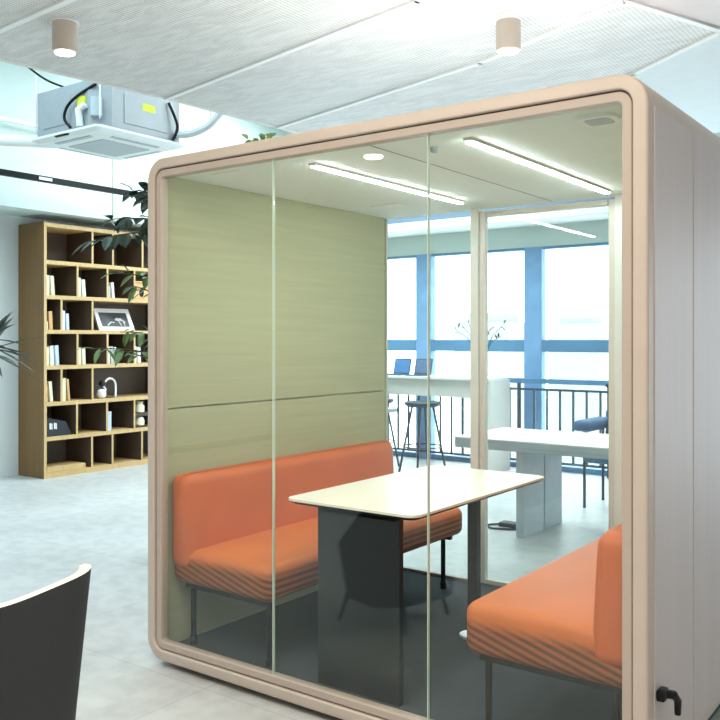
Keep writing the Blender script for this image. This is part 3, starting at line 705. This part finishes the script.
# railing before the windows
rl = empty('railing', (.5, 6.45, 0), 'dark metal safety railing with thin balusters before the windows', 'railing')
MB().box((-5.2, 6.43, .995), (6.2, 6.49, 1.05), .004).build('top_rail', M['blue_dark'], rl)
MB().box((-5.2, 6.45, .915), (6.2, 6.475, .94)).build('middle_rail', M['rail'], rl)
MB().box((-5.2, 6.45, .10), (6.2, 6.475, .125)).build('bottom_rail', M['rail'], rl)
x = -5.1
i = 0
while x < 1.7:
    if not (-1.32 < x < -1.2): MB().box((x-.011, 6.452, .125), (x+.011, 6.473, .915)).build('baluster', M['rail'], rl)
    x += .155
for x in (-4.2, -1.26, -.20, 1.7, 3.2, 4.7): MB().box((x-.016, 6.445, 0), (x+.016, 6.48, .995)).build('post', M['rail'], rl)

# ================================================================== WORK TABLE BEHIND THE POD
wt = empty('work_table', (1.2, 3.65, 0), 'long white table on grey slab legs seen through the back glass', 'table')
MB().box((-.26, 3.27, .655), (2.6, 4.12, .735), .006).build('tabletop', M['grey_table'], wt)
MB().box((-.265, 3.265, .728), (2.605, 4.125, .738), .002).build('top_surface', M['white_top'], wt)
for x in (.24, 2.1):
    MB().box((x, 3.33, 0), (x+.06, 3.70, .655), .004).build('leg', M['grey_table'], wt)
    MB().box((x, 3.72, 0), (x+.06, 4.05, .655), .004).build('leg', M['grey_table'], wt)
pw = empty('power_strip', (.03, 3.66, 0), 'small black power adapter lying on the floor beside the slab table leg', 'power adapter')
MB().box((-.05, 3.60, 0), (.10, 3.70, .035), .008).build('adapter_body', M['blackplastic'], pw)
MB().tube([(-.05, 3.65, .012), (-.12, 3.60, .008), (-.13, 3.52, .008), (-.04, 3.48, .008), (.08, 3.52, .008), (.18, 3.6, .008)], .008, 8).build('cord', M['blackplastic'], pw, smooth=True)
# upholstered chair beyond the table
uc = empty('armchair', (.55, 5.0, 0), 'blue-grey padded chair mostly hidden beyond the white table', 'chair')
MB().box((.2, 4.72, .40), (.95, 5.3, .50), .04, 4).build('seat', M['cushion_blue'], uc, smooth=True)
MB().box((.12, 4.68, .68), (.30, 5.25, .775), .04, 4).build('armrest', M['cushion_blue'], uc, smooth=True)
MB().box((.22, 5.2, .50), (.95, 5.32, .86), .05, 4).build('backrest', M['cushion_blue'], uc, smooth=True)
MB().box((.85, 4.68, .68), (1.02, 5.25, .775), .04, 4).build('armrest', M['cushion_blue'], uc, smooth=True)
for x, yy in ((.21, 4.75), (.93, 4.75), (.21, 5.2), (.93, 5.2)):
    MB().tube([(x, yy, 0), (x, yy, .70)], .014, 8).build('leg', M['rail'], uc, smooth=True)
# low white table cut off at the left of the view through the glass
lt = empty('side_table', (-2.6, 5.0, 0), 'light grey table edge between the stools, cut off by the green wall', 'table')
MB().box((-3.4, 4.75, .70), (-2.13, 5.25, .745), .006).build('tabletop', M['grey_table'], lt)
for x in (-3.35, -2.7): MB().box((x, 4.80, 0), (x+.04, 5.2, .70)).build('leg', M['grey_table'], lt)

# ================================================================== FOREGROUND CHAIR
ch = empty('tub_chair', (.55, -1.17, 0), 'dark upholstered tub chair with a cream rim in the lower left foreground', 'chair')
CA, SA = math.cos(.32), math.sin(.32)
def shell(off, top_drop=0):
    rows = []
    nz, na = 8, 48
    for i in range(nz+1):
        t = i/nz; row = []
        for j in range(na+1):
            a = math.radians(-100+200*j/na)   # 0 is the middle of the back, towards +X
            front = abs(a)/math.radians(100)
            ztop_ = .738-.55*max(0, front-.48)**.9
            z = .14+(ztop_-.14)*t
            rad = .28+.055*t+off
            sq = .93/(abs(math.cos(a))**3.6+abs(math.sin(a))**3.6)**(1/3.6)
            row.append((.55+rad*sq*math.cos(a)*1.0, -1.17+rad*sq*math.sin(a)*1.06, z))
        rows.append([(.55+(p[0]-.55)*CA-(p[1]+1.17)*SA, -1.17+(p[0]-.55)*SA+(p[1]+1.17)*CA, p[2]) for p in row])
    return rows
O_, I_ = shell(0), shell(-.034)
MB().grid(O_).build('outer_shell', M['chair_dark'], ch, smooth=True)
MB().grid(I_).build('inner_shell', M['chair_cream'], ch, smooth=True)
rim = MB()
top = [(Vector(a), Vector(b)) for a, b in zip(O_[-1], I_[-1])]
rim.grid([[a for a, b in top], [(a+b)/2+Vector((0, 0, .006)) for a, b in top], [b for a, b in top]])
for jj in (0, -1): rim.grid([[r[jj] for r in O_], [r[jj] for r in I_]])
rim.grid([O_[0], I_[0]])
rim.build('rim', M['chair_cream'], ch, smooth=True)
MB().lathe([(.19, .33), (.225, .35), (.235, .42), (.2, .455), (.05, .46)], (.52, -1.17, 0), 32).build('seat', M['book_greyb'], ch, smooth=True)
for dx, dy in ((-1, -1), (-1, 1), (1, -1), (1, 1)):
    MB().tube([(.55+dx*.21, -1.17+dy*.21, 0), (.55+dx*.13, -1.17+dy*.13, .36)], [.010, .016], 10).build('leg', M['black'], ch, smooth=True)

# ================================================================== OUTSIDE
g = MB().box((-260, 20, -30.2), (200, 420, -30)).build('outdoor_ground', M['ground']); tag(g, kind='structure')
for (x, y_, w_, d_, h_, lb) in ((-118, 150, 8, 8, 37, 'pale blue hazy tower seen through the window at far left'), (-60, 118, 9, 8, 34, 'faint hazy tower seen beside the glass joint'),
                               (-75, 190, 12, 9, 35, 'faint hazy block seen left of the cream door post'), (-30, 150, 14, 10, 33, 'faint hazy block seen through the glazed door'), (-8, 160, 12, 10, 34, 'faint hazy block seen at the right of the view')):
    r = empty('tower', (x, y_, -30), lb, 'building', 'hazy buildings beyond the windows')
    MB().box((x-w_/2, y_-d_/2, -30), (x+w_/2, y_+d_/2, -30+h_)).build('facade', M['tower'], r)
    MB().box((x-w_/3, y_-d_/3, -30+h_), (x+w_/3, y_+d_/3, -30+h_+1.5)).build('roof_block', M['tower'], r)
